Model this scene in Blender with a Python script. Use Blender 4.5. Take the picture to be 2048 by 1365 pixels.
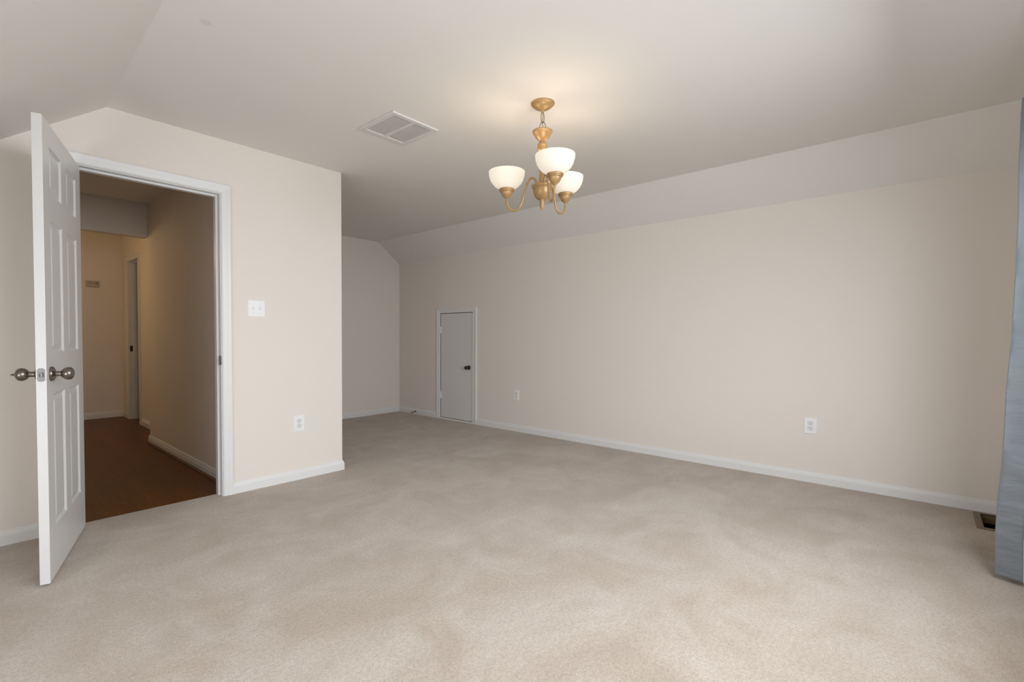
import bpy, bmesh, math, random
from math import sin, cos, pi, radians
from mathutils import Vector, Matrix, noise

# ------------------------------------------------------------------ clear
for o in list(bpy.data.objects):
    bpy.data.objects.remove(o, do_unlink=True)
SC = bpy.context.scene
COL = SC.collection

# ------------------------------------------------------------------ camera
IMG_W, IMG_H = 2048.0, 1365.0
F_PX, YAW, PITCH, ROLL, CX, CY = 965.07, 0.8386, 0.0247, 0.0039, 988.76, 698.20
CAM_Z = 1.10


def camera_basis():
    fwd = Vector((sin(YAW), cos(YAW), 0))
    right = Vector((cos(YAW), -sin(YAW), 0))
    up = Vector((0, 0, 1))
    f = fwd * cos(PITCH) - up * sin(PITCH)
    u = up * cos(PITCH) + fwd * sin(PITCH)
    return f, right * cos(ROLL) + u * sin(ROLL), u * cos(ROLL) - right * sin(ROLL)


cf, cr, cu = camera_basis()
cd = bpy.data.cameras.new('camera')
cam = bpy.data.objects.new('camera', cd)
COL.objects.link(cam)
cam.matrix_world = Matrix(((cr.x, cu.x, -cf.x, 0), (cr.y, cu.y, -cf.y, 0),
                           (cr.z, cu.z, -cf.z, CAM_Z), (0, 0, 0, 1)))
cd.sensor_fit = 'HORIZONTAL'
cd.sensor_width = 36.0
cd.lens = F_PX / IMG_W * 36.0
cd.shift_x = (IMG_W / 2 - CX) / IMG_W
cd.shift_y = (CY - IMG_H / 2) / IMG_W
cd.clip_start = 0.02
SC.camera = cam

# ------------------------------------------------------------------ world, exposure
world = bpy.data.worlds.new('world')
SC.world = world
world.use_nodes = True
wb = world.node_tree.nodes['Background']
wb.inputs[0].default_value = (0.62, 0.76, 1.0, 1)
wb.inputs[1].default_value = 0.25
vs = SC.view_settings
vs.view_transform = 'Standard'
vs.look = 'None'
vs.gamma = 1.0
vs.use_curve_mapping = False
vs.exposure = -0.01


def area_light(name, loc, target, sx, sy, power, color, spread=pi):
    l = bpy.data.lights.new(name, 'AREA')
    l.shape = 'RECTANGLE'
    l.size, l.size_y = sx, sy
    l.energy, l.color, l.spread = power, color, spread
    o = bpy.data.objects.new(name, l)
    COL.objects.link(o)
    o.location = loc
    o.rotation_euler = (Vector(target) - Vector(loc)).to_track_quat('-Z', 'Y').to_euler()
    return o


# daylight through the window in the wall behind the camera (window_1) and an unseen low one, added for fill, in the left knee wall (window_fill)
WIN = (0.25, 2.80, 0.85, 2.08)          # x0, x1, z0, z1
WIN_FILL = (0.0, 1.9, 0.18, 1.08)           # y0, y1, z0, z1
area_light('daylight', (1.55, -0.90, 1.55), (1.55, 3.0, -3.0), 2.5, 1.4, 139, (0.86, 0.925, 1.0))
area_light('side_fill', (-1.36, 0.95, 0.65), (3.0, 0.95, 0.65), 1.9, 0.9, 38, (0.90, 0.95, 1.0))  # unseen side light, added as fill for the right wall and slope

# ------------------------------------------------------------------ key dimensions (metres)
D1 = 3.579      # wall with the entry door (faces -Y)
D2 = 5.779      # alcove back wall
XR = 4.340      # long wall on the right (faces -X)
XC = 2.108      # corner of the entry wall
ZC = 2.429      # flat ceiling
ZK = 2.159      # height of the right wall
XS = 3.968      # crease of right slope
XL1, XL0 = 0.601, 0.487   # crease of left slope at D1 and at the window wall
XW = -1.20      # left wall (out of frame)
YW = -0.45      # window wall
SL = 0.2923 / 0.4
WT = 0.115      # partition thickness


# ------------------------------------------------------------------ helpers
def new_mat(name):
    m = bpy.data.materials.new(name)
    m.use_nodes = True
    nt = m.node_tree
    return m, nt, nt.nodes['Principled BSDF']


def simple(name, col, rough=0.6, metal=0.0, spec=0.5, bump=0.0, bscale=200.0, var=0.0, vscale=4.0):
    m, nt, b = new_mat(name)
    b.inputs['Base Color'].default_value = (*col, 1)
    b.inputs['Roughness'].default_value = rough
    b.inputs['Metallic'].default_value = metal
    b.inputs['Specular IOR Level'].default_value = spec
    tc = nt.nodes.new('ShaderNodeTexCoord')
    if bump > 0:
        n = nt.nodes.new('ShaderNodeTexNoise')
        n.inputs['Scale'].default_value = bscale
        n.inputs['Detail'].default_value = 3
        bp = nt.nodes.new('ShaderNodeBump')
        bp.inputs['Strength'].default_value = bump
        bp.inputs['Distance'].default_value = 0.002
        nt.links.new(tc.outputs['Object'], n.inputs['Vector'])
        nt.links.new(n.outputs['Fac'], bp.inputs['Height'])
        nt.links.new(bp.outputs['Normal'], b.inputs['Normal'])
    if var > 0:
        n = nt.nodes.new('ShaderNodeTexNoise')
        n.inputs['Scale'].default_value = vscale
        n.inputs['Detail'].default_value = 4
        mx = nt.nodes.new('ShaderNodeMixRGB')
        mx.inputs[1].default_value = (*[c * (1 - var) for c in col], 1)
        mx.inputs[2].default_value = (*[min(1, c * (1 + var)) for c in col], 1)
        nt.links.new(tc.outputs['Object'], n.inputs['Vector'])
        nt.links.new(n.outputs['Fac'], mx.inputs[0])
        nt.links.new(mx.outputs[0], b.inputs['Base Color'])
    return m


class MB:
    """collects vertices and faces (world or local coordinates)"""
    def __init__(self):
        self.v, self.f, self.smooth = [], [], []

    def add(self, vs_, fs_, smooth=False, mat=None):
        b = len(self.v)
        self.v += [tuple(mat @ Vector(p)) if mat else tuple(p) for p in vs_]
        self.f += [tuple(b + i for i in f) for f in fs_]
        self.smooth += [smooth] * len(fs_)
        return self

    def box(self, x0, x1, y0, y1, z0, z1, mat=None):
        vs_ = [(x, y, z) for z in (z0, z1) for y in (y0, y1) for x in (x0, x1)]
        return self.add(vs_, [(0, 2, 3, 1), (4, 5, 7, 6), (0, 1, 5, 4), (2, 6, 7, 3), (0, 4, 6, 2), (1, 3, 7, 5)], mat=mat)

    def prism(self, poly, axis, a, b):
        """poly: 2D points; extruded along axis from a to b"""
        def P(p, t):
            if axis == 0: return (t, p[0], p[1])
            if axis == 1: return (p[0], t, p[1])
            return (p[0], p[1], t)
        n = len(poly)
        vs_ = [P(p, a) for p in poly] + [P(p, b) for p in poly]
        fs_ = [tuple(range(n)), tuple(range(2 * n - 1, n - 1, -1))]
        fs_ += [(i, i + n, (i + 1) % n + n, (i + 1) % n) for i in range(n)]
        return self.add(vs_, fs_)

    def lathe(self, prof, seg=32, mat=None, cap=True):
        vs_, fs_ = [], []
        for r, z in prof:
            for k in range(seg):
                a = 2 * pi * k / seg
                vs_.append((r * cos(a), r * sin(a), z))
        for i in range(len(prof) - 1):
            for k in range(seg):
                k2 = (k + 1) % seg
                fs_.append((i * seg + k, i * seg + k2, (i + 1) * seg + k2, (i + 1) * seg + k))
        if cap:
            fs_.append(tuple(range(seg - 1, -1, -1)))
            fs_.append(tuple((len(prof) - 1) * seg + k for k in range(seg)))
        return self.add(vs_, fs_, True, mat)

    def tube(self, pts, r, seg=12, closed=False, mat=None):
        pts = [Vector(p) for p in pts]
        n = len(pts)
        vs_, fs_ = [], []
        ref = None
        for i, p in enumerate(pts):
            if closed:
                t = pts[(i + 1) % n] - pts[i - 1]
            else:
                t = pts[min(i + 1, n - 1)] - pts[max(i - 1, 0)]
            t.normalize()
            if ref is None:
                ref = t.orthogonal()
            ref = (ref - t * ref.dot(t)).normalized()
            bi = t.cross(ref)
            rr = r[i] if isinstance(r, (list, tuple)) else r
            for k in range(seg):
                a = 2 * pi * k / seg
                vs_.append(p + (ref * cos(a) + bi * sin(a)) * rr)
        m = n if closed else n - 1
        for i in range(m):
            j = (i + 1) % n
            for k in range(seg):
                k2 = (k + 1) % seg
                fs_.append((i * seg + k, i * seg + k2, j * seg + k2, j * seg + k))
        if not closed:
            fs_.append(tuple(range(seg - 1, -1, -1)))
            fs_.append(tuple((n - 1) * seg + k for k in range(seg)))
        return self.add(vs_, fs_, True, mat)

    def build(self, name, mat, parent=None, origin=(0, 0, 0), bevel=0.0, subsurf=0, fix=True, sharp=32):
        me = bpy.data.meshes.new(name)
        ox, oy, oz = origin
        me.from_pydata([(x - ox, y - oy, z - oz) for x, y, z in self.v], [], self.f)
        me.polygons.foreach_set('use_smooth', self.smooth)
        bm = bmesh.new()
        bm.from_mesh(me)
        if fix:
            bmesh.ops.recalc_face_normals(bm, faces=bm.faces)
        if any(self.smooth):
            for e in bm.edges:
                if len(e.link_faces) == 2 and e.calc_face_angle(0) > radians(sharp):
                    e.smooth = False
        bm.to_mesh(me)
        bm.free()
        me.materials.append(mat)
        me.update()
        o = bpy.data.objects.new(name, me)
        COL.objects.link(o)
        if parent is not None:
            o.parent = parent
        else:
            o.location = origin
        if bevel > 0:
            md = o.modifiers.new('bevel', 'BEVEL')
            md.width, md.segments, md.limit_method = bevel, 2, 'ANGLE'
            md.angle_limit = radians(40)
        if subsurf:
            md = o.modifiers.new('subsurf', 'SUBSURF')
            md.levels = md.render_levels = subsurf
        return o


def tag(o, label, cat, group=None, kind=None):
    o['label'] = label
    o['category'] = cat
    if group: o['group'] = group
    if kind: o['kind'] = kind
    return o


def empty(name, loc, rotz=0.0):
    o = bpy.data.objects.new(name, None)
    o.empty_display_size = 0.05
    COL.objects.link(o)
    o.location = loc
    o.rotation_euler = (0, 0, rotz)
    return o


def copy_tree(o, parent=None):
    c = o.copy()
    COL.objects.link(c)
    if parent is not None: c.parent = parent
    for ch in list(o.children):
        copy_tree(ch, c)
    return c


BASE_PROF = [(0, 0), (.013, 0), (.013, .052), (.0105, .056), (.0105, .059), (.0085, .063), (.0065, .069),
             (.006, .074), (.003, .0785), (0, .079)]


def sweep_path(mb, path, prof, closed_ends=True):
    """horizontal moulding: the room lies to the LEFT of the walking direction"""
    pts = [Vector((p[0], p[1])) for p in path]
    n = len(pts)
    offs = []
    for i in range(n):
        def nrm(a, b):
            d = (b - a).normalized()
            return Vector((-d.y, d.x))
        if i == 0: m = nrm(pts[0], pts[1])
        elif i == n - 1: m = nrm(pts[-2], pts[-1])
        else:
            n1, n2 = nrm(pts[i - 1], pts[i]), nrm(pts[i], pts[i + 1])
            m = (n1 + n2)
            m = m / (m.dot(n1))
        offs.append(m)
    k = len(prof)
    vs_, fs_ = [], []
    for p, m in zip(pts, offs):
        for o, z in prof:
            q = p + m * o
            vs_.append((q.x, q.y, z))
    for i in range(n - 1):
        for j in range(k):
            j2 = (j + 1) % k
            fs_.append((i * k + j, i * k + j2, (i + 1) * k + j2, (i + 1) * k + j))
    fs_.append(tuple(range(k)))
    fs_.append(tuple((n - 1) * k + j for j in range(k - 1, -1, -1)))
    mb.add(vs_, fs_)


CASE_PROF = [(0, 0), (0, .010), (.004, .0125), (.008, .0095), (.011, .0095), (.030, .012), (.045, .016), (.056, .0175),
             (.060, .0165), (.060, 0)]


def casing(mb, mapf, u0, u1, zt, prof=CASE_PROF, z0=0.0):
    """mapf(u, z, t) -> world; door surround with mitred corners"""
    k = len(prof)
    vs_, fs_ = [], []
    for q in range(4):
        for o, t in prof:
            u = u0 - o if q < 2 else u1 + o
            z = z0 if q in (0, 3) else zt + o
            vs_.append(mapf(u, z, t))
    for i in range(3):
        for j in range(k):
            j2 = (j + 1) % k
            fs_.append((i * k + j, i * k + j2, (i + 1) * k + j2, (i + 1) * k + j))
    fs_.append(tuple(range(k)))
    fs_.append(tuple(3 * k + j for j in range(k)))
    mb.add(vs_, fs_)


# ------------------------------------------------------------------ materials
WALL = (0.80, 0.738, 0.668)
M_wall = simple('wall_paint', WALL, 0.75, bump=0.12, bscale=260, spec=0.3)
M_ceil, nt, b = new_mat('ceiling_paint')
b.inputs['Base Color'].default_value = (0.82, 0.79, 0.75, 1)
b.inputs['Roughness'].default_value = 0.85
b.inputs['Specular IOR Level'].default_value = 0.2
# a faint round painted-over patch on the ceiling
tc = nt.nodes.new('ShaderNodeTexCoord')
vm = nt.nodes.new('ShaderNodeVectorMath'); vm.operation = 'DISTANCE'
vm.inputs[1].default_value = (0.724, 2.305, ZC)
nt.links.new(tc.outputs['Object'], vm.inputs[0])
rmp = nt.nodes.new('ShaderNodeMapRange')
rmp.inputs['From Min'].default_value = 0.014
rmp.inputs['From Max'].default_value = 0.028
nt.links.new(vm.outputs['Value'], rmp.inputs['Value'])
mx = nt.nodes.new('ShaderNodeMixRGB')
mx.inputs[1].default_value = (0.74, 0.705, 0.655, 1)
mx.inputs[2].default_value = (0.82, 0.79, 0.75, 1)
nt.links.new(rmp.outputs['Result'], mx.inputs[0])
nt.links.new(mx.outputs[0], b.inputs['Base Color'])

M_trim = simple('white_trim_paint', (0.77, 0.765, 0.75), 0.38, spec=0.4)
M_door = simple('white_door_paint', (0.68, 0.67, 0.65), 0.33, spec=0.45)
M_plate = simple('white_plastic', (0.86, 0.86, 0.85), 0.35)
M_socket = simple('socket_plastic', (0.78, 0.78, 0.77), 0.4)
M_slot = simple('dark_slot', (0.02, 0.02, 0.02), 0.6)
M_nickel = simple('satin_nickel', (0.23, 0.20, 0.17), 0.30, metal=1.0)
M_plate_metal = simple('latch_metal', (0.24, 0.235, 0.225), 0.42, metal=0.7)
M_bronze = simple('dark_bronze', (0.07, 0.055, 0.04), 0.3, metal=0.8)
M_black = simple('black_rubber', (0.02, 0.018, 0.016), 0.6)
M_gold = simple('antique_gold', (0.42, 0.262, 0.112), 0.40, metal=0.25, var=0.32, vscale=26)
M_chain = simple('chain_bronze', (0.28, 0.20, 0.11), 0.4, metal=0.6)
M_vent = simple('vent_enamel', (0.74, 0.72, 0.69), 0.45)
M_ventdark = simple('duct_interior', (0.10, 0.09, 0.08), 0.8)
M_duct = simple('black_duct', (0.012, 0.011, 0.010), 0.8)
M_ventback = simple('vent_backing', (0.58, 0.55, 0.51), 0.7)
M_brass = simple('brown_register_metal', (0.20, 0.145, 0.085), 0.45, metal=0.4)
M_brass2 = simple('register_damper', (0.20, 0.13, 0.05), 0.5, metal=0.2)
M_grey = simple('other_room_paint', (0.48, 0.53, 0.55), 0.8)
M_shoe = simple('stained_shoe_moulding', (0.10, 0.042, 0.014), 0.4)
M_intercom = simple('beige_plastic', (0.50, 0.43, 0.33), 0.5)
M_rod = simple('rod_metal', (0.16, 0.15, 0.14), 0.4, metal=0.8)

# carpet -----------------------------------------------------------
M_carpet, nt, b = new_mat('carpet')
b.inputs['Roughness'].default_value = 1.0
b.inputs['Specular IOR Level'].default_value = 0.05
b.inputs['Sheen Weight'].default_value = 0.25
b.inputs['Sheen Roughness'].default_value = 0.6
tc = nt.nodes.new('ShaderNodeTexCoord')


def tex_noise(scale, detail, rough=0.5, dist=0.0, mapping=None):
    n = nt.nodes.new('ShaderNodeTexNoise')
    n.inputs['Scale'].default_value = scale
    n.inputs['Detail'].default_value = detail
    n.inputs['Roughness'].default_value = rough
    n.inputs['Distortion'].default_value = dist
    if mapping:
        mp = nt.nodes.new('ShaderNodeMapping')
        mp.inputs['Rotation'].default_value = (0, 0, mapping[0])
        mp.inputs['Scale'].default_value = mapping[1]
        nt.links.new(tc.outputs['Object'], mp.inputs['Vector'])
        nt.links.new(mp.outputs['Vector'], n.inputs['Vector'])
    else:
        nt.links.new(tc.outputs['Object'], n.inputs['Vector'])
    return n


def ramp(src, p0, p1):
    r = nt.nodes.new('ShaderNodeMapRange')
    r.inputs['From Min'].default_value = p0
    r.inputs['From Max'].default_value = p1
    nt.links.new(src, r.inputs['Value'])
    return r.outputs['Result']


def mixc(fac, c1, c2, typ='MIX'):
    m = nt.nodes.new('ShaderNodeMixRGB')
    m.blend_type = typ
    for i, c in ((1, c1), (2, c2)):
        if isinstance(c, tuple): m.inputs[i].default_value = (*c, 1)
        else: nt.links.new(c, m.inputs[i])
    if isinstance(fac, float): m.inputs[0].default_value = fac
    else: nt.links.new(fac, m.inputs[0])
    return m.outputs[0]


patch = tex_noise(2.1, 7, 0.62, 0.9)
patch2 = tex_noise(7.0, 5, 0.6, 0.4)
streak = tex_noise(1.0, 4, 0.55, 0.25, (radians(0), (0.7, 6.0, 1.0)))
tuft = tex_noise(70, 4, 0.75)
tuft2 = tex_noise(210, 3, 0.7)
c = mixc(ramp(patch.outputs['Fac'], 0.38, 0.60), (0.498, 0.402, 0.314), (0.615, 0.528, 0.445))
c = mixc(ramp(patch2.outputs['Fac'], 0.36, 0.60), mixc(0.83, (0.33, 0.25, 0.18), c), c)
c = mixc(ramp(streak.outputs['Fac'], 0.42, 0.58), mixc(0.86, (0.34, 0.26, 0.19), c), c)
c = mixc(ramp(tuft.outputs['Fac'], 0.38, 0.60), mixc(0.66, (0.20, 0.15, 0.11), c), c)
c = mixc(ramp(tuft2.outputs['Fac'], 0.40, 0.58), mixc(0.72, (0.20, 0.15, 0.11), c), mixc(0.90, (0.88, 0.80, 0.70), c))
nt.links.new(c, b.inputs['Base Color'])
bp = nt.nodes.new('ShaderNodeBump')
bp.inputs['Strength'].default_value = 0.55
bp.inputs['Distance'].default_value = 0.006
ad = nt.nodes.new('ShaderNodeMath'); ad.operation = 'ADD'
nt.links.new(tuft.outputs['Fac'], ad.inputs[0])
nt.links.new(tuft2.outputs['Fac'], ad.inputs[1])
nt.links.new(ad.outputs[0], bp.inputs['Height'])
nt.links.new(bp.outputs['Normal'], b.inputs['Normal'])

# dark stained hardwood ---------------------------------------------
M_wood, nt, b = new_mat('hall_hardwood')
tc = nt.nodes.new('ShaderNodeTexCoord')
b.inputs['Roughness'].default_value = 0.42
b.inputs['Specular IOR Level'].default_value = 0.35
br = nt.nodes.new('ShaderNodeTexBrick')
mp = nt.nodes.new('ShaderNodeMapping')
mp.inputs['Rotation'].default_value = (0, 0, radians(90))
nt.links.new(tc.outputs['Object'], mp.inputs['Vector'])
nt.links.new(mp.outputs['Vector'], br.inputs['Vector'])
br.inputs['Color1'].default_value = (0.165, 0.050, 0.0050, 1)
br.inputs['Color2'].default_value = (0.118, 0.040, 0.0052, 1)
br.inputs['Mortar'].default_value = (0.085, 0.029, 0.004, 1)
br.inputs['Scale'].default_value = 1.0
br.inputs['Brick Width'].default_value = 0.9
br.inputs['Row Height'].default_value = 0.083
br.inputs['Mortar Size'].default_value = 0.0012
grain = tex_noise(1.0, 6, 0.6, 0.8, (0, (60, 4, 1)))
c = mixc(ramp(grain.outputs['Fac'], 0.35, 0.65), mixc(0.55, (0.03, 0.011, 0.002), br.outputs['Color']), br.outputs['Color'])
nt.links.new(c, b.inputs['Base Color'])

# curtain satin ------------------------------------------------------
M_satin, nt, b = new_mat('blue_grey_satin')
tc = nt.nodes.new('ShaderNodeTexCoord')
b.inputs['Base Color'].default_value = (0.20, 0.225, 0.25, 1)
b.inputs['Roughness'].default_value = 0.42
b.inputs['Sheen Weight'].default_value = 0.35
b.inputs['Anisotropic'].default_value = 0.4
wv = tex_noise(1.0, 5, 0.6, 0.2, (0, (9, 9, 26)))
bp = nt.nodes.new('ShaderNodeBump')
bp.inputs['Strength'].default_value = 0.6
bp.inputs['Distance'].default_value = 0.010
nt.links.new(wv.outputs['Fac'], bp.inputs['Height'])
nt.links.new(bp.outputs['Normal'], b.inputs['Normal'])
M_lining = simple('blue_lining', (0.085, 0.125, 0.24), 0.7)
M_hem = simple('pale_hem_thread', (0.62, 0.66, 0.70), 0.6)

# frosted glass lamp shade --------------------------------------------
M_shade, nt, b = new_mat('frosted_glass')
nt.nodes.remove(b)
out = nt.nodes['Material Output']
tr = nt.nodes.new('ShaderNodeBsdfTranslucent')
tr.inputs[0].default_value = (0.54, 0.53, 0.495, 1)
df = nt.nodes.new('ShaderNodeBsdfDiffuse')
df.inputs[0].default_value = (0.90, 0.88, 0.84, 1)
ms = nt.nodes.new('ShaderNodeMixShader')
ms.inputs[0].default_value = 0.5
nt.links.new(df.outputs[0], ms.inputs[1])
nt.links.new(tr.outputs[0], ms.inputs[2])
em = nt.nodes.new('ShaderNodeEmission')
em.inputs[0].default_value = (1.0, 0.95, 0.86, 1)
em.inputs[1].default_value = 0.20
ads = nt.nodes.new('ShaderNodeAddShader')
nt.links.new(ms.outputs[0], ads.inputs[0])
nt.links.new(em.outputs[0], ads.inputs[1])
nt.links.new(ads.outputs[0], out.inputs['Surface'])

M_bulb, nt, b = new_mat('lit_bulb')
b.inputs['Base Color'].default_value = (1, 0.95, 0.85, 1)
b.inputs['Emission Color'].default_value = (1, 0.86, 0.66, 1)
b.inputs['Emission Strength'].default_value = 3.0

# ================================================================== SETTING
ST = 'structure'


def zl(x, y):
    """height of the left ceiling slope"""
    xl = XL0 + (XL1 - XL0) * (y - YW) / (D1 - YW)
    return ZC - SL * (xl - x)


# --- floor: carpet, with a hole for the floor register
RX0, RX1, RY0, RY1 = 3.972, 4.268, -0.352, -0.262       # duct opening
m = MB()
CT = -0.03
DL, DR = 0.436, 1.197      # entry door opening (between jamb faces)
DH = 2.058
m.box(XW, RX0, YW, D1, CT, 0)
m.box(RX0, XR, RY1, D1, CT, 0)
m.box(RX0, XR, YW, RY0, CT, 0)
m.box(RX1, XR, RY0, RY1, CT, 0)
m.box(XC, XR, D1, D2, CT, 0)
m.box(DL - .01, DR + .01, D1, 3.658, CT, 0)
tag(m.build('floor', M_carpet), 'worn beige carpet covering the floor of the empty room', 'carpet', kind=ST)

m = MB()
m.box(-0.5, 2.2, 3.658, 5.95, CT, -0.004)
m.box(-0.5, 4.2, 5.95, 10.4, CT, -0.004)
tag(m.build('floor_hall', M_wood), 'dark stained hardwood floor of the hall beyond the open door', 'floor', kind=ST)

# --- ceiling
m = MB()
y0, y1 = YW - .1, D2 + .1
xa0, xa1 = XL0, XL1 + (XL1 - XL0) / (D1 - YW) * (D2 + .1 - D1)
V = [(xa0, y0, ZC), (XS, y0, ZC), (XS, y1, ZC), (xa1, y1, ZC)]
V += [(XR + .1, y0, ZC - (ZC - ZK) / (XR - XS) * (XR + .1 - XS)), (XR + .1, y1, ZC - (ZC - ZK) / (XR - XS) * (XR + .1 - XS))]
V += [(XW - .1, y0, zl(XW - .1, YW)), (XW - .1, y1, zl(XW - .1, D1))]
n = len(V)
V += [(x, y, z + .08) for x, y, z in V]
top = [(0, 3, 2, 1), (1, 2, 5, 4), (6, 7, 3, 0)]
F = top + [tuple(i + n for i in reversed(f)) for f in top]
loop = [0, 1, 4, 5, 2, 3, 7, 6]
F += [(loop[i], loop[(i + 1) % 8], loop[(i + 1) % 8] + n, loop[i] + n) for i in range(8)]
m.add(V, F)
tag(m.build('ceiling', M_ceil), 'off-white ceiling, flat in the middle and sloping down at both sides', 'ceiling', kind=ST)

# --- walls
EPS = .03
m = MB()                                        # right wall with closet opening
CY0, CY1, CZ = 4.262, 4.876, 1.412             # closet door opening (y range, top)
m.box(XR, XR + WT, YW - .1, CY0, CT, ZK + .0)
m.box(XR, XR + WT, CY1, D2 + .1, CT, ZK + .0)
m.box(XR, XR + WT, CY0, CY1, CZ, ZK + .0)
m.box(XR + .09, XR + WT, CY0, CY1, CT, CZ)
tag(m.build('wall_right', M_wall), 'long beige wall on the right under the sloping ceiling', 'wall', kind=ST)

m = MB()                                        # alcove back wall
m.prism([(XC - .1, CT), (XR, CT), (XR, ZK), (XS, ZC), (XC - .1, ZC)], 1, D2, D2 + .1)
tag(m.build('wall_back', M_wall), 'narrow beige wall at the far end of the alcove', 'wall', kind=ST)

m = MB()                                        # entry wall + its return
JT = .018                                       # jamb thickness
XLe = XL1
poly = [(XW - .1, CT), (DL - JT, CT), (DL - JT, ZC), (XLe, ZC)] if DL - JT > XLe else None
zx = zl(DL - JT, D1)
m.prism([(XW, CT), (DL - JT, CT), (DL - JT, zx), (XW, zl(XW, D1))], 1, D1, D1 + WT)
m.prism([(DR + JT, CT), (XC, CT), (XC, ZC), (DR + JT, ZC)], 1, D1, D1 + WT)
m.prism([(DL - JT, DH + JT), (DR + JT, DH + JT), (DR + JT, ZC), (XLe, ZC), (DL - JT, zx)], 1, D1, D1 + WT)
m.prism([(XC - .1, D1 + WT), (XC, D1 + WT), (XC, D2), (XC - .1, D2)], 2, CT, ZC)
tag(m.build('wall_left', M_wall), 'beige wall on the left around the open panelled door', 'wall', kind=ST)

m = MB()
a_, b_, c_, d_ = WIN_FILL
m.box(XW - .1, XW, YW, a_, CT, zl(XW, D1) + .05)
m.box(XW - .1, XW, b_, D1 + WT, CT, zl(XW, D1) + .05)
m.box(XW - .1, XW, a_, b_, CT, c_)
m.box(XW - .1, XW, a_, b_, d_, zl(XW, D1) + .05)
tag(m.build('wall_side', M_wall), 'low beige wall on the left, outside the picture', 'wall', kind=ST)

m = MB()                                        # window wall
x0, x1, z0, z1 = WIN
zt = 2.6
m.box(XW - .1, x0, YW - .12, YW, CT, zt)
m.box(x1, XR + .1, YW - .12, YW, CT, zt)
m.box(x0, x1, YW - .12, YW, CT, z0)
m.box(x0, x1, YW - .12, YW, z1, zt)
tag(m.build('wall_front', M_wall), 'beige wall with the window, behind the camera and curtain', 'wall', kind=ST)
m = MB()
for (a, b_) in ((x0, x0 + .05), (x1 - .05, x1), ((x0 + x1) / 2 - .03, (x0 + x1) / 2 + .03)):
    m.box(a, b_, YW - .10, YW - .04, z0, z1)
for (a, b_) in ((z0, z0 + .05), (z1 - .05, z1), ((z0 + z1) / 2 - .02, (z0 + z1) / 2 + .02)):
    m.box(x0, x1, YW - .095, YW - .045, a, b_)
tag(m.build('window_1', M_trim), 'wide white framed window behind the camera', 'window', kind=ST)
m = MB()  # frame of the added low window around the side fill light
y0, y1, z0, z1 = WIN_FILL
for (a, b_) in ((y0, y0 + .04), (y1 - .04, y1), ((y0 + y1) / 2 - .025, (y0 + y1) / 2 + .025)):
    m.box(XW - .08, XW - .03, a, b_, z0, z1)
for (a, b_) in ((z0, z0 + .04), (z1 - .04, z1)):
    m.box(XW - .075, XW - .035, y0, y1, a, b_)
tag(m.build('window_fill', M_trim), 'unseen low white framed window added in the left side wall for fill light', 'window', kind=ST)

# --- hall beyond the entry door
XH, XF, YB, YE = 1.308, 1.508, 8.18, 5.93
HC = 2.46
m = MB()
m.box(XH, XC - .1, D1 + WT, YE, CT, HC)
m.box(XF, XF + .1, YE, 7.27 - JT, CT, HC)
m.box(XF, XF + .1, 7.82 + JT, YB, CT, HC)
m.box(XF, XF + .1, 7.27 - JT, 7.82 + JT, 2.06 + JT, HC)
tag(m.build('wall_hall', M_wall), 'beige hall wall seen through the open door, ending at a corner', 'wall', kind=ST)
m = MB()
m.box(-0.5, XF + .1, YB, YB + .1, CT, HC)
tag(m.build('wall_hall_end', M_wall), 'beige end wall of the hall behind the small wall unit', 'wall', kind=ST)
m = MB()
m.box(-0.5, XH, YE - .0, YE + .12, 2.10, HC)
tag(m.build('trim_header', M_wall), 'dropped beige header across the hall ceiling', 'header', kind=ST)
m = MB()
m.box(-0.5, -0.4, D1 + WT, YB, CT, HC)
tag(m.build('wall_hall_left', M_wall), 'hidden left wall of the hall', 'wall', kind=ST)
m = MB()
m.box(-0.5, XC - .1, D1 + WT, YB + .1, HC, HC + .08)
tag(m.build('ceiling_hall', M_ceil), 'plain ceiling of the hall beyond the open door', 'ceiling', kind=ST)
m = MB()                                        # next room seen through the far doorway
m.box(XF + .1, 4.2, 10.22, 10.32, CT, HC)
m.box(4.1, 4.2, 6.1, 10.32, CT, HC)
m.box(XF + .1, 4.2, 6.0, 6.1, CT, HC)
m.box(XF + .0, XF + .1, YB + .1, 10.32, CT, HC)
m.box(XF + .1, 4.2, 6.0, 10.32, HC, HC + .08)
tag(m.build('wall_far_room', M_grey), 'grey-blue wall of the far room glimpsed through the hall doorway', 'wall', kind=ST)

# --- baseboards
m = MB()
sweep_path(m, [(XR, YW + .01), (XR, CY0 - .062)], BASE_PROF)
sweep_path(m, [(XR, CY1 + .062), (XR, D2 - .0005)], BASE_PROF)
tag(m.build('baseboard_right', M_trim), 'white baseboard along the long right wall either side of the small door', 'baseboard', kind=ST)
m = MB()
sweep_path(m, [(XR - .0131, D2), (XC + .0131, D2)], BASE_PROF)
tag(m.build('baseboard_back', M_trim), 'white baseboard along the alcove back wall', 'baseboard', kind=ST)
m = MB()
sweep_path(m, [(XC, D2 - .0005), (XC, D1), (DR + .066, D1)], BASE_PROF)
tag(m.build('baseboard_left', M_trim), 'white baseboard right of the entry door, turning the outer corner', 'baseboard', kind=ST)
m = MB()
sweep_path(m, [(DL - .066, D1), (XW, D1)], BASE_PROF)
tag(m.build('baseboard_side', M_trim), 'white baseboard behind the open panelled door', 'baseboard', kind=ST)
HB = [(0, -.004), (.013, -.004), (.013, .048), (.010, .055), (.010, .060), (.006, .075), (0, .080)]
HQ = [(.013, -.004), (.028, -.004), (.027, .006), (.022, .013), (.013, .016)]
m = MB()
sweep_path(m, [(XH, D1 + WT), (XH, YE), (XF - .0005, YE)], HB)
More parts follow.
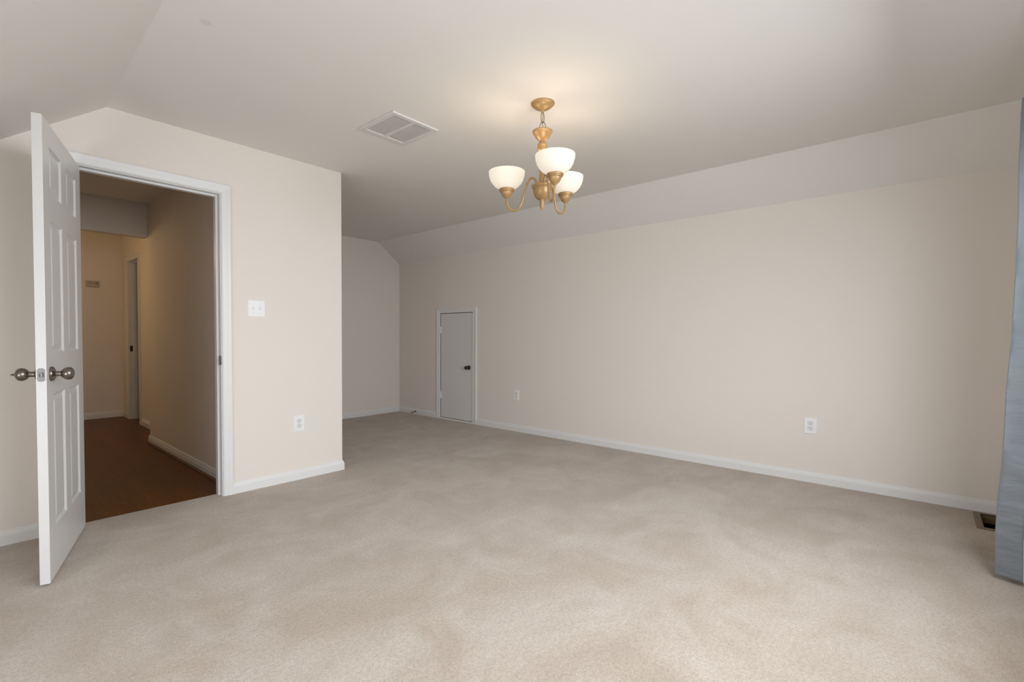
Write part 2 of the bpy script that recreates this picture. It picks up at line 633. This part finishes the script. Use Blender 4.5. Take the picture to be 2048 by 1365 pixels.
tag(m.build('baseboard_hall', M_trim), 'white baseboard along the hall wall ending at the corner', 'baseboard', kind=ST)
m = MB()
sweep_path(m, [(XH, D1 + WT), (XH, YE), (XF - .0005, YE)], HQ)
tag(m.build('trim_shoe', M_shoe), 'brown stained shoe moulding along the hall baseboard', 'moulding', kind=ST)
m = MB()
sweep_path(m, [(XF, YB), (-.4, YB)], HB)
tag(m.build('baseboard_hall_end', M_trim), 'white baseboard along the end wall of the hall', 'baseboard', kind=ST)
m = MB()
sweep_path(m, [(XF, YE + .015), (XF, 7.21 - .008)], HB)
sweep_path(m, [(XF, 7.82 + .066), (XF, YB - .014)], HB)
tag(m.build('baseboard_hall_far', M_trim), 'short white baseboard beside the far hall doorway', 'baseboard', kind=ST)
m = MB()
sweep_path(m, [(4.1, 10.22), (XF + .1, 10.22)], HB)
tag(m.build('baseboard_far_room', M_trim), 'white baseboard of the far room glimpsed through the hall doorway', 'baseboard', kind=ST)

# --- entry door surround: casing both sides, jambs, stops, strike plate
m = MB()
casing(m, lambda u, z, t: (u, D1 - t, z), DL - .005, DR + .005, DH + .005)
casing(m, lambda u, z, t: (u, D1 + WT + t, z), DL - .005, DR + .005, DH + .005)
m.box(DL - JT, DL, D1 - .002, D1 + WT + .002, -.004, DH)
m.box(DR, DR + JT, D1 - .002, D1 + WT + .002, -.004, DH)
m.box(DL - JT, DR + JT, D1 - .002, D1 + WT + .002, DH, DH + JT)
sy0, sy1 = D1 + .040, D1 + .075
m.box(DL, DL + .012, sy0, sy1, -.004, DH - .012)
m.box(DR - .012, DR, sy0, sy1, -.004, DH - .012)
m.box(DL, DR, sy0, sy1, DH - .012, DH)
t1 = tag(m.build('trim_1', M_trim), 'white moulded casing around the open entry doorway', 'door frame', kind=ST)
m = MB()
m.box(DR - .0015, DR + .001, D1 + .004, D1 + .036, .90, .965)
m.tube([(DR - .001, D1 - .001, .905), (DR - .003, D1 - .006, .915), (DR - .003, D1 - .006, .950), (DR - .001, D1 - .001, .960)], .0035, 8)
o = m.build('strike_plate', M_nickel, t1)
o['label'] = 'dark metal strike plate'

# --- small closet door in the right wall
m = MB()
casing(m, lambda u, z, t: (XR - t, u, z), CY0 - .004, CY1 + .004, CZ + .004)
m.box(XR - .001, XR + .09, CY0 - .012, CY0, 0, CZ)
m.box(XR - .001, XR + .09, CY1, CY1 + .012, 0, CZ)
m.box(XR - .001, XR + .09, CY0 - .012, CY1 + .012, CZ, CZ + .012)
m.box(XR - .012, XR + .09, CY0 - .003, CY1 + .003, 0, .019)
tag(m.build('trim_2', M_trim), 'white casing and sill around the small closet door', 'door frame', kind=ST)
m = MB()
m.box(XR + .004, XR + .036, CY0 + .004, CY1 - .004, .025, CZ - .006)
d2 = tag(m.build('door_2', simple('flat_door_paint', (0.72, 0.695, 0.67), 0.45), bevel=.0015),
         'small plain white closet door in the right wall', 'door', kind=ST)
for zc in (1.19, .321):
    m = MB()
    m.tube([(XR - .004, CY1 - .003, zc - .044), (XR - .004, CY1 - .003, zc + .044)], .0065, 12)
    m.box(XR + .0005, XR + .0045, CY1 - .028, CY1 - .004, zc - .044, zc + .044)
    h = m.build('hinge', M_trim, d2)
KN_PROF = [(.0, 0), (.032, 0), (.0325, .004), (.030, .010), (.020, .015), (.0125, .018), (.0115, .030), (.0125, .036),
           (.020, .041), (.0265, .050), (.0285, .060), (.0265, .070), (.020, .077), (.010, .0805), (.0, .081)]


def knob_mesh(mb, at, direction, prof=KN_PROF, scale=1.0, seg=32):
    q = Vector((0, 0, 1)).rotation_difference(Vector(direction)).to_matrix().to_4x4()
    mb.lathe([(r * scale, z * scale) for r, z in prof], seg, Matrix.Translation(at) @ q, cap=False)


m = MB()
knob_mesh(m, (XR + .004, 4.338, .708), (-1, 0, 0), scale=.88)
o = m.build('knob', M_bronze, d2)
o['label'] = 'dark bronze door knob'

# --- hall doorway further on
m = MB()
FY0, FY1 = 7.27, 7.82
casing(m, lambda u, z, t: (XF - t, u, z), FY0 - .004, FY1 + .004, 2.06 + .004, z0=-.004)
m.box(XF - .001, XF + .102, FY0 - JT, FY0, -.004, 2.06)
m.box(XF - .001, XF + .102, FY1, FY1 + JT, -.004, 2.06)
m.box(XF - .001, XF + .102, FY0 - JT, FY1 + JT, 2.06, 2.06 + JT)
m.box(XF + .045, XF + .08, FY1 - .012, FY1, -.004, 2.048)
m.box(XF + .045, XF + .08, FY0, FY0 + .012, -.004, 2.048)
m.box(XF + .045, XF + .08, FY0, FY1, 2.048, 2.06)
t3 = tag(m.build('trim_3', M_trim), 'white casing around the doorway at the far end of the hall', 'door frame', kind=ST)
m = MB()
m.box(XF + .010, XF + .040, FY1 - .0015, FY1 + .001, .89, .965)
o = m.build('strike_plate', M_bronze, t3)
o['label'] = 'dark metal strike plate'

# ================================================================== ENTRY DOOR LEAF
LA, LB = Vector((.4735, 3.567, 0)), Vector((.2555, 2.838, 0))     # hall-side face, hinge end to latch end
ld = (LB - LA).normalized()
ln = Vector((ld.y, -ld.x, 0))                                     # towards the room-side face
LW, LT, LZ0, LZ1 = .761, .035, .012, 2.047


def L(s, t, z):
    """leaf coordinates: s from hinge, t depth from the visible face, z"""
    p = LA + ld * s + ln * t
    return (p.x, p.y, z)


ss = [0, .115, .335, .435, .655, LW]
zz = [LZ0, .235, .835, 1.02, 1.62, 1.737, 1.945, LZ1]
m = MB()
RINGS = [(0, 0), (.003, .0015), (.012, .0085), (.017, .0085), (.038, .003), (.041, .0028)]
for side in (0, 1):
    for i in range(5):
        for j in range(7):
            s0, s1, a0, a1 = ss[i], ss[i + 1], zz[j], zz[j + 1]
            dep = (lambda d: d) if side == 0 else (lambda d: LT - d)
            if i in (1, 3) and j in (1, 3, 5):
                vs_, fs_ = [], []
                for ins, d in RINGS:
                    vs_ += [L(s0 + ins, dep(d), a0 + ins), L(s1 - ins, dep(d), a0 + ins),
                            L(s1 - ins, dep(d), a1 - ins), L(s0 + ins, dep(d), a1 - ins)]
                for r in range(len(RINGS) - 1):
                    for k in range(4):
                        k2 = (k + 1) % 4
                        fs_.append((r * 4 + k, r * 4 + k2, r * 4 + 4 + k2, r * 4 + 4 + k))
                r = (len(RINGS) - 1) * 4
                fs_.append((r, r + 1, r + 2, r + 3))
                m.add(vs_, fs_)
            else:
                m.add([L(s0, dep(0), a0), L(s1, dep(0), a0), L(s1, dep(0), a1), L(s0, dep(0), a1)], [(0, 1, 2, 3)])
for j in range(7):
    for s in (0, LW):
        m.add([L(s, 0, zz[j]), L(s, LT, zz[j]), L(s, LT, zz[j + 1]), L(s, 0, zz[j + 1])], [(0, 1, 2, 3)])
for i in range(5):
    for z in (LZ0, LZ1):
        m.add([L(ss[i], 0, z), L(ss[i + 1], 0, z), L(ss[i + 1], LT, z), L(ss[i], LT, z)], [(0, 1, 2, 3)])
door = m.build('door_1', M_door)
bm = bmesh.new(); bm.from_mesh(door.data)
bmesh.ops.remove_doubles(bm, verts=bm.verts, dist=1e-5)
bmesh.ops.recalc_face_normals(bm, faces=bm.faces)
bm.to_mesh(door.data); bm.free()
md = door.modifiers.new('bevel', 'BEVEL'); md.width = .0012; md.segments = 2; md.limit_method = 'ANGLE'; md.angle_limit = radians(60)
tag(door, 'white six-panel entry door standing open on the left', 'door', kind=ST)
KS, KZ = .694, .928
m = MB()
knob_mesh(m, Vector(L(KS, 0, KZ)), -ln)
o = m.build('knob', M_nickel, door); o['label'] = 'satin nickel knob on the hall side'
m = MB()
knob_mesh(m, Vector(L(KS, LT, KZ)), ln,
          prof=KN_PROF[:-2] + [(.011, .0800), (.009, .0815), (.0055, .086), (.003, .092), (.0, .0975)])
o = m.build('knob', M_nickel, door); o['label'] = 'satin nickel knob with a pointed end on the room side'
m = MB()
a0, a1, t0, t1_ = KZ - .029, KZ + .029, .005, .030
ch = .006
pl = [(t0 + ch, a0), (t1_ - ch, a0), (t1_, a0 + ch), (t1_, a1 - ch), (t1_ - ch, a1), (t0 + ch, a1), (t0, a1 - ch), (t0, a0 + ch)]
vs_ = [L(LW + .0015, t, z) for t, z in pl] + [L(LW - .002, t, z) for t, z in pl]
m.add(vs_, [tuple(range(8)), tuple(range(15, 7, -1))] + [(i, (i + 1) % 8, (i + 1) % 8 + 8, i + 8) for i in range(8)])
lp = m.build('latch_plate', M_plate_metal, door)
m = MB()
bolt = [(.012, KZ - .010), (.018, KZ - .0105), (.023, KZ - .007), (.0245, KZ), (.023, KZ + .007), (.018, KZ + .0105), (.012, KZ + .010)]
k = len(bolt)
vs_ = [L(LW + .0015, t, z) for t, z in bolt] + [L(LW + (.004 if t > .02 else .010), t, z) for t, z in bolt]
m.add(vs_, [tuple(range(k)), tuple(range(2 * k - 1, k - 1, -1))] + [(i, (i + 1) % k, (i + 1) % k + k, i + k) for i in range(k)])
m.build('latch_bolt', M_plate_metal, lp)
for zc in (.25, 1.05, 1.80):
    m = MB()
    p = Vector(L(-.004, LT + .004, 0))
    m.tube([(p.x, p.y, zc - .045), (p.x, p.y, zc + .045)], .0065, 12)
    m.build('hinge', M_nickel, door)

# ================================================================== CHANDELIER
CHX, CHY = 2.245, 1.656
ch0 = empty('chandelier', (CHX, CHY, ZC))
tag(ch0, 'three-light antique gold chandelier with frosted white bowl shades hanging from the ceiling', 'chandelier')
lat, depv = Vector((cos(YAW), -sin(YAW), 0)), Vector((sin(YAW), cos(YAW), 0))


def zz_(z): return z - ZC


m = MB()
m.lathe([(0.0, zz_(2.389)), (.010, zz_(2.390)), (.020, zz_(2.394)), (.042, zz_(2.402)), (.055, zz_(2.412)), (.058, zz_(2.417)), (.061, zz_(2.418)),
         (.063, zz_(2.422)), (.067, zz_(2.424)), (.068, zz_(2.429))][::1], 40, cap=False)
cano = m.build('canopy', M_gold, ch0)
m = MB()
m.tube([(0, 0, zz_(2.391)), (0, 0, zz_(2.376))], [.010, .007], 14)
m.build('loop_collar', M_gold, cano)


def link(mb, zc, h, w, r, ang):
    pts = []
    for k in range(28):
        a = 2 * pi * k / 28
        x, z = cos(a) * w, sin(a) * h
        pts.append((x * cos(ang), x * sin(ang), zc + z))
    mb.tube(pts, r, 8, closed=True)


for i, (zc, h, w, ang) in enumerate(((2.350, .032, .0105, radians(-20)), (2.297, .028, .0175, radians(-72)))):
    m = MB()
    link(m, zz_(zc), h, w, .0022, ang)
    m.build('chain_link', M_chain, ch0)
m = MB()
m.tube([(.002, .001, zz_(2.385)), (.007, .004, zz_(2.35)), (-.004, .003, zz_(2.32)), (.004, -.003, zz_(2.29)), (0, 0, zz_(2.268))], .0018, 6)
m.build('cord', M_chain, ch0)
m = MB()      # stem with turned profile
m.lathe([(0, zz_(2.262)), (.048, zz_(2.266)), (.057, zz_(2.272)), (.058, zz_(2.268)), (.056, zz_(2.264)), (.054, zz_(2.262)), (.053, zz_(2.258)),
         (.050, zz_(2.256)), (.040, zz_(2.238)), (.026, zz_(2.224)), (.014, zz_(2.216)), (.013, zz_(2.211)), (.022, zz_(2.207)),
         (.028, zz_(2.196)), (.029, zz_(2.188)), (.0275, zz_(2.182)), (.0285, zz_(2.180)), (.0285, zz_(2.164)), (.024, zz_(2.158)),
         (.026, zz_(2.154)), (.026, zz_(2.148)), (.020, zz_(2.140)), (.016, zz_(2.120)), (.0165, zz_(2.03)), (.019, zz_(1.985)),
         (.021, zz_(1.975)), (.021, zz_(1.966))], 32, cap=False)
m.build('stem', M_gold, ch0)
m = MB()
m.lathe([(0, zz_(1.962)), (.050, zz_(1.962)), (.060, zz_(1.966)), (.0605, zz_(1.962)), (.058, zz_(1.956)), (.056, zz_(1.954)), (.056, zz_(1.948)),
         (.053, zz_(1.946)), (.050, zz_(1.925)), (.042, zz_(1.903)), (.028, zz_(1.888)), (.014, zz_(1.882)), (.012, zz_(1.876)), (.015, zz_(1.873)),
         (.0125, zz_(1.868)), (.0135, zz_(1.855)), (.011, zz_(1.842)), (.005, zz_(1.828)), (0, zz_(1.822))], 36, cap=False)
m.build('hub', M_gold, ch0)


def catmull(P, n=10):
    out = []
    P = [P[0]] + P + [P[-1]]
    for i in range(1, len(P) - 2):
        for k in range(n):
            t = k / n
            a, b_, c_, d_ = P[i - 1], P[i], P[i + 1], P[i + 2]
            out.append(tuple(.5 * ((2 * b_[q]) + (-a[q] + c_[q]) * t + (2 * a[q] - 5 * b_[q] + 4 * c_[q] - d_[q]) * t * t
                             + (-a[q] + 3 * b_[q] - 3 * c_[q] + d_[q]) * t ** 3) for q in range(2)))
    out.append(P[-2])
    return out


ARM_R = .21
arm2d = catmull([(.034, 1.960), (.036, 1.988), (.048, 2.010), (.070, 2.012), (.088, 1.985), (.105, 1.930), (.122, 1.868),
                 (.148, 1.838), (.178, 1.838), (.202, 1.862), (.210, 1.895), (.210, 1.915)])
SH_PROF = [(.034, 1.961), (.050, 1.966), (.070, 1.980), (.086, 1.998), (.097, 2.018), (.1035, 2.040), (.1055, 2.062),
           (.1040, 2.0625), (.1015, 2.041), (.095, 2.0195), (.0845, 2.0005), (.069, 1.983), (.050, 1.969), (.034, 1.964)]
for th in (163, -77, 43):
    a = radians(th)
    dv = lat * cos(a) + depv * sin(a)
    m = MB()
    m.tube([(dv.x * r, dv.y * r, zz_(z)) for r, z in arm2d], .0062, 12)
    arm = m.build('arm', M_gold, ch0)
    cx, cy = dv.x * ARM_R, dv.y * ARM_R
    T = Matrix.Translation((cx, cy, 0))
    m = MB()
    m.lathe([(0, zz_(1.905)), (.010, zz_(1.907)), (.013, zz_(1.912)), (.024, zz_(1.920)), (.031, zz_(1.932)), (.034, zz_(1.944)), (.040, zz_(1.947)), (.041, zz_(1.951)),
             (.045, zz_(1.954)), (.046, zz_(1.959)), (.044, zz_(1.963)), (0, zz_(1.962))], 32, T, cap=False)
    m.build('shade_holder', M_gold, arm)
    m = MB()
    m.lathe([(r, zz_(z)) for r, z in SH_PROF], 40, T, cap=False)
    sh = m.build('lamp_shade', M_shade, arm, fix=False, sharp=60)
    m = MB()
    m.lathe([(.0, zz_(1.962)), (.012, zz_(1.962)), (.013, zz_(1.98)), (.022, zz_(2.0)), (.026, zz_(2.018)), (.022, zz_(2.036)), (.010, zz_(2.045)), (0, zz_(2.046))], 20, T, cap=False)
    m.build('bulb', M_bulb, arm)
    pl_ = bpy.data.lights.new('bulb_light', 'POINT')
    pl_.energy, pl_.color, pl_.shadow_soft_size = 1.0, (1.0, 0.80, 0.57), .027
    po = bpy.data.objects.new('bulb_light', pl_)
    COL.objects.link(po)
    po.location = (CHX + cx, CHY + cy, 2.062)

# ================================================================== CEILING RETURN GRILLE
VX0, VX1, VY0, VY1 = 1.731, 2.087, 2.363, 2.720
vc = ((VX0 + VX1) / 2, (VY0 + VY1) / 2, ZC)
vent = empty('ceiling_vent', vc)
tag(vent, 'square white louvred air return grille on the ceiling left of the chandelier', 'vent')
hx, hy, bw = (VX1 - VX0) / 2, (VY1 - VY0) / 2, .032
m = MB()
for (xa, xb, ya, yb) in ((-hx, -hx + bw, -hy, hy), (hx - bw, hx, -hy, hy), (-hx + bw, hx - bw, -hy, -hy + bw), (-hx + bw, hx - bw, hy - bw, hy), (-.009, .009, -hy + bw, hy - bw)):
    m.box(xa, xb, ya, yb, -.010, -.0005)
m.build('frame', M_vent, vent, bevel=.002)
m = MB()
m.box(-hx + bw * .8, hx - bw * .8, -hy + bw * .8, hy - bw * .8, -.0025, -.0006)
m.build('backing', M_ventback, vent)
for s in (-1, 1):
    m = MB()
    xa, xb = (s * .009, s * (hx - bw)) if s > 0 else (-(hx - bw), -.009)
    N = 30
    span = 2 * (hy - bw)
    for k in range(N):
        yc = -hy + bw + span * (k + .5) / N
        R_ = Matrix.Translation((0, yc + (.001 if k else .0), -.0062)) @ Matrix.Rotation(radians(11), 4, 'X')
        m.box(xa, xb, -.0045, .0045, -.0004, .0004, R_)
    m.build('louvres', M_vent, vent)
for (xs, ys) in ((-hx + .014, 0), (hx - .014, 0)):
    m = MB()
    m.lathe([(0, -.0125), (.003, -.012), (.004, -.010)], 12, Matrix.Translation((xs, ys, 0)), cap=False)
    m.build('screw', M_vent, vent)

# ================================================================== SWITCH AND OUTLETS  (local: x right, z up, face towards -y)
def plate(mb, w, h, t=.006, c_=.003):
    vs_ = []
    for (ww, hh, y) in ((w / 2, h / 2, 0), (w / 2, h / 2, -t + c_), (w / 2 - c_, h / 2 - c_, -t)):
        vs_ += [(-ww, y, -hh), (ww, y, -hh), (ww, y, hh), (-ww, y, hh)]
    fs_ = [(0, 1, 2, 3), (8, 9, 10, 11)]
    for r in (0, 4):
        fs_ += [(r + k, r + (k + 1) % 4, r + 4 + (k + 1) % 4, r + 4 + k) for k in range(4)]
    mb.add(vs_, fs_)


sw = empty('light_switch', (1.433, D1, 1.296))
tag(sw, 'white double light switch plate on the wall right of the entry door', 'switch')
m = MB(); plate(m, .119, .120); m.build('plate', M_plate, sw)
for s in (-1, 1):
    m = MB()
    m.box(s * .023 - .0055, s * .023 + .0055, -.0072, -.0055, -.0125, .0125)
    bz = m.build('toggle_slot', M_socket, sw)
    m = MB()
    m.add([(s * .023 - .0045, -.0070, -.006), (s * .023 + .0045, -.0070, -.006), (s * .023 + .0045, -.0070, .006), (s * .023 - .0045, -.0070, .006),
           (s * .023 - .0038, -.0165, .004), (s * .023 + .0038, -.0165, .004), (s * .023 + .0038, -.0150, .010), (s * .023 - .0038, -.0150, .010)],
          [(0, 1, 2, 3), (7, 6, 5, 4), (0, 1, 5, 4), (1, 2, 6, 5), (2, 3, 7, 6), (3, 0, 4, 7)])
    m.build('toggle', M_plate, bz, bevel=.0008)
    for zs in (-.030, .030):
        m = MB()
        m.lathe([(0, .0080), (.0025, .0078), (.0032, .006)], 12, Matrix.Translation((s * .023, 0, zs)) @ Matrix.Rotation(radians(90), 4, 'X'), cap=False)
        m.build('screw', M_socket, sw)


def make_outlet():
    r = empty('wall_outlet', (0, 0, 0))
    m = MB(); plate(m, .082, .121); m.build('plate', M_plate, r)
    for s in (-1, 1):
        zc = s * .0195
        prof = [(-.0172, -.007), (-.0172, .007), (-.012, .0135), (.012, .0135), (.0172, .007), (.0172, -.007), (.012, -.0135), (-.012, -.0135)]
        m = MB()
        k = len(prof)
        vs_ = [(x, -.0050, zc + z) for x, z in prof] + [(x, -.0078, zc + z) for x, z in prof]
        m.add(vs_, [tuple(range(k)), tuple(range(2 * k - 1, k - 1, -1))] + [(i, (i + 1) % k, (i + 1) % k + k, i + k) for i in range(k)])
        so = m.build('socket', M_socket, r)
        m = MB()
        m.box(-.0078, -.0054, -.0083, -.006, zc - .0005, zc + .0085)
        m.box(.0054, .0078, -.0083, -.006, zc + .0005, zc + .0080)
        m.lathe([(0, .0083), (.0026, .0083), (.0026, .006)], 14, Matrix.Translation((0, 0, zc - .0065)) @ Matrix.Rotation(radians(90), 4, 'X'), cap=False)
        m.build('slots', M_slot, so)
        # dark seam around the receptacle
        m = MB()
        vs_ = [(x * 1.07, -.0050, zc + z * 1.09) for x, z in prof] + [(x * 1.07, -.0063, zc + z * 1.09) for x, z in prof]
        m.add(vs_, [tuple(range(k)), tuple(range(2 * k - 1, k - 1, -1))] + [(i, (i + 1) % k, (i + 1) % k + k, i + k) for i in range(k)])
        m.build('seam', simple('seam_shadow_gap', (0.36, 0.36, 0.35), .7) if 'seam_shadow_gap' not in bpy.data.materials else bpy.data.materials['seam_shadow_gap'], so)
    m = MB()
    m.lathe([(0, .0080), (.0025, .0078), (.003, .006)], 12, Matrix.Rotation(radians(90), 4, 'X'), cap=False)
    m.build('screw', M_socket, r)
    return r


o1 = make_outlet()
o1.location = (1.743, D1, .431)
tag(o1, 'white wall outlet below the light switch on the entry wall', 'outlet', 'duplex wall outlets')
o2 = copy_tree(o1)
o2.location, o2.rotation_euler = (XR, 3.556, .425), (0, 0, radians(-90))
tag(o2, 'white wall outlet beside the small closet door', 'outlet', 'duplex wall outlets')
o3 = copy_tree(o1)
o3.location, o3.rotation_euler = (XR, .656, .431), (0, 0, radians(-90))
tag(o3, 'white wall outlet on the right wall nearest the curtain', 'outlet', 'duplex wall outlets')

# ================================================================== DOOR STOP on the baseboard
ds = empty('door_stop', (XR - .013, 5.385, .042))
tag(ds, 'small dark spring door stop on the baseboard near the alcove corner', 'door stop')
m = MB()
m.lathe([(0, .006), (.008, .005), (.010, 0)], 16, Matrix.Rotation(radians(-90), 4, 'Y'), cap=False)
m.build('base', M_black, ds)
m = MB()
pts = []
for k in range(12 * 12):
    a = 2 * pi * k / 12
    pts.append((-.004 - .062 * k / 144, .0055 * cos(a), .0055 * sin(a) - .010 * (k / 144)))
m.tube(pts, .0013, 6)
m.build('spring', M_bronze, ds)
m = MB()
m.lathe([(0, .014), (.006, .013), (.007, .004), (.0065, 0), (0, 0)], 16, Matrix.Translation((-.065, 0, -.010)) @ Matrix.Rotation(radians(-90), 4, 'Y'), cap=False)
m.build('rubber_tip', M_black, ds)

# ================================================================== HALL WALL UNIT
ic = empty('wall_unit', (1.193, YB, 1.777))
tag(ic, 'small beige plastic wall unit on the hall end wall', 'wall unit')
m = MB(); plate(m, .132, .082, .026, .006); m.build('case', M_intercom, ic)
m = MB()
m.box(-.045, -.028, -.0275, -.0255, .004, .012); m.box(-.018, -.006, -.0275, -.0255, .004, .012)
m.box(.004, .016, -.0275, -.0255, .004, .012)
m.build('buttons', simple('brown_buttons', (.20, .15, .09), .5), ic)
m = MB()
m.lathe([(0, .029), (.010, .0285), (.012, .0255)], 20, Matrix.Translation((.040, 0, .004)) @ Matrix.Rotation(radians(90), 4, 'X'), cap=False)
m.build('dial', simple('brown_dial', (.16, .11, .06), .4), ic)

# ================================================================== FLOOR REGISTER
rg = empty('floor_register', ((RX0 + RX1) / 2, (RY0 + RY1) / 2, 0))
tag(rg, 'brown metal floor register without its grille, in the carpet by the curtain', 'register')
ox, oy, hX, hY = (RX0 + RX1) / 2, (RY0 + RY1) / 2, (RX1 - RX0) / 2, (RY1 - RY0) / 2
m = MB()
fb = .031
for (xa, xb, ya, yb) in ((-hX - fb, -hX, -hY - fb, hY + fb), (hX, hX + fb, -hY - fb, hY + fb), (-hX, hX, -hY - fb, -hY), (-hX, hX, hY, hY + fb)):
    m.box(xa, xb, ya, yb, .0005, .005)
m.build('frame', M_brass, rg, bevel=.002)
m = MB()
for (xa, xb, ya, yb) in ((-hX, -hX + .002, -hY, hY), (hX - .002, hX, -hY, hY), (-hX, hX, -hY, -hY + .002), (-hX, hX, hY - .002, hY)):
    m.box(xa, xb, ya, yb, -.10, .004)
m.box(-hX, hX, -hY, hY, -.104, -.10)
m.build('duct', M_duct, rg)
m = MB()
m.box(hX - .008, hX - .0025, -hY + .003, hY - .003, -.044, -.001)
m.box(hX - .020, hX - .008, -hY + .003, hY - .003, -.044, -.040)
m.build('damper', M_brass2, rg)

# ================================================================== CURTAIN AND ROD
SIL = [(2.160, -.288), (1.873, -.2835), (1.639, -.286), (1.435, -.284), (1.096, -.277), (.871, -.2655), (.696, -.2635), (.520, -.258),
       (.364, -.249), (.199, -.245), (.022, -.248)]


def sil_y(z):
    for (z1_, y1_), (z0_, y0_) in zip(SIL, SIL[1:]):
        if z >= z0_:
            t = (z - z0_) / (z1_ - z0_)
            return y0_ + (y1_ - y0_) * t
    return SIL[-1][1]


cu0 = empty('curtain', (3.25, -.33, 0))
tag(cu0, 'blue-grey satin curtain hanging at the right edge of the picture', 'curtain')
# plan path: free hem edge -> rounded fold -> pleats running away from the camera along the wall
EDGE = (3.135, -.078)           # offset of hem edge from the silhouette line
path = [(3.133, -.085), (3.134, -.078), (3.136, -.070), (3.140, -.058), (3.146, -.042), (3.152, -.026), (3.157, -.012), (3.160, -.003), (3.164, .0),
        (3.169, -.004), (3.174, -.016), (3.182, -.040), (3.192, -.066), (3.204, -.080), (3.216, -.078), (3.228, -.058), (3.240, -.034), (3.252, -.020),
        (3.264, -.026), (3.276, -.050), (3.290, -.078), (3.304, -.088), (3.318, -.078), (3.332, -.050), (3.346, -.030), (3.360, -.030), (3.374, -.052),
        (3.390, -.080), (3.405, -.090)]
NZ = 220
m = MB()
vs_, fs_ = [], []
nP = len(path)
for iz in range(NZ + 1):
    z = .020 + (2.165 - .020) * iz / NZ
    for ip, (px, py) in enumerate(path):
        # front strip sags lower at its hem edge and carries soft horizontal creases
        w = 1.0 if ip < 8 else .5
        cre = noise.noise(Vector((px * 9, ip * .12, z * 9))) * .0060 + noise.noise(Vector((px * 3, 4.0 + ip * .05, z * 20))) * .0038
        cre *= w * min(1, max(.15, (2.1 - z)))
        if ip == 2 or ip == 3:
            cre += .0009 * sin(z * 420)
        sq = .80 + .20 * (1 - z / 2.165)
        yy = sil_y(z) + py * (sq if ip > 8 else 1.0) * (.62 + .38 * min(1, max(0, (2.165 - z) / .5)))
        vs_.append((px - cre * (1 if 0 < ip < 7 else .3), max(yy, YW + .012), z))
for iz in range(NZ):
    for ip in range(nP - 1):
        a = iz * nP + ip
        fs_.append((a, a + 1, a + nP + 1, a + nP))
m.add(vs_, fs_, True)
o = m.build('panel', M_satin, cu0, origin=(3.25, -.33, 0), fix=False)
md = o.modifiers.new('solid', 'SOLIDIFY'); md.thickness = .0016; md.offset = 0
m = MB()
m.tube([(3.132, max(sil_y(z) - .0865 * (.62 + .38 * min(1, max(0, (2.165 - z) / .5))), YW + .01), z) for z in [.020 + 2.14 * k / 60 for k in range(61)]], .0013, 6)
m.build('hem_edge', M_hem, cu0, origin=(3.25, -.33, 0))
m = MB()
lin = [(3.152, -.316), (3.146, -.335), (3.145, -.360), (3.148, -.376), (3.156, -.392), (3.172, -.408), (3.196, -.420)]
vs_, fs_ = [], []
for iz in range(41):
    z = .045 + (2.15 - .045) * iz / 40
    for ip, (px, py) in enumerate(lin):
        vs_.append((px + .004 * noise.noise(Vector((px * 20, 7, z * 3))), py - .012 * min(1, z / 2), z))
for iz in range(40):
    for ip in range(len(lin) - 1):
        a = iz * len(lin) + ip
        fs_.append((a, a + 1, a + len(lin) + 1, a + len(lin)))
m.add(vs_, fs_, True)
o = m.build('lining', M_lining, cu0, origin=(3.25, -.33, 0), fix=False)
md = o.modifiers.new('solid', 'SOLIDIFY'); md.thickness = .0012; md.offset = 0
o['label'] = 'plain blue lining showing behind the hem'

rod = empty('curtain_rod', (1.9, -.335, 2.180))
tag(rod, 'dark metal curtain rod above the window behind the camera', 'curtain rod')
m = MB()
m.tube([(.2 - 1.9, 0, 0), (3.44 - 1.9, 0, 0)], .009, 14)
m.build('pole', M_rod, rod)
for xb in (.35, 3.42):
    m = MB()
    m.box(xb - 1.9 - .008, xb - 1.9 + .008, YW + .335 + .0, .006, -.014, -.006)
    m.box(xb - 1.9 - .014, xb - 1.9 + .014, YW + .335, YW + .335 + .005, -.05, .03)
    m.build('bracket', M_rod, rod)

# ================================================================== lamps of the hall and far room (their own light)
def point(name, loc, power, color, r):
    l = bpy.data.lights.new(name, 'POINT')
    l.energy, l.color, l.shadow_soft_size = power, color, r
    o = bpy.data.objects.new(name, l)
    COL.objects.link(o)
    o.location = loc
    return o


point('hall_lamp', (0.10, 6.4, 2.07), 10.5, (1.0, 0.68, 0.33), .10)
area_light('far_room_daylight', (3.9, 8.2, 1.5), (1.6, 8.6, 1.2), 1.2, 1.2, 8, (.85, .93, 1.0))
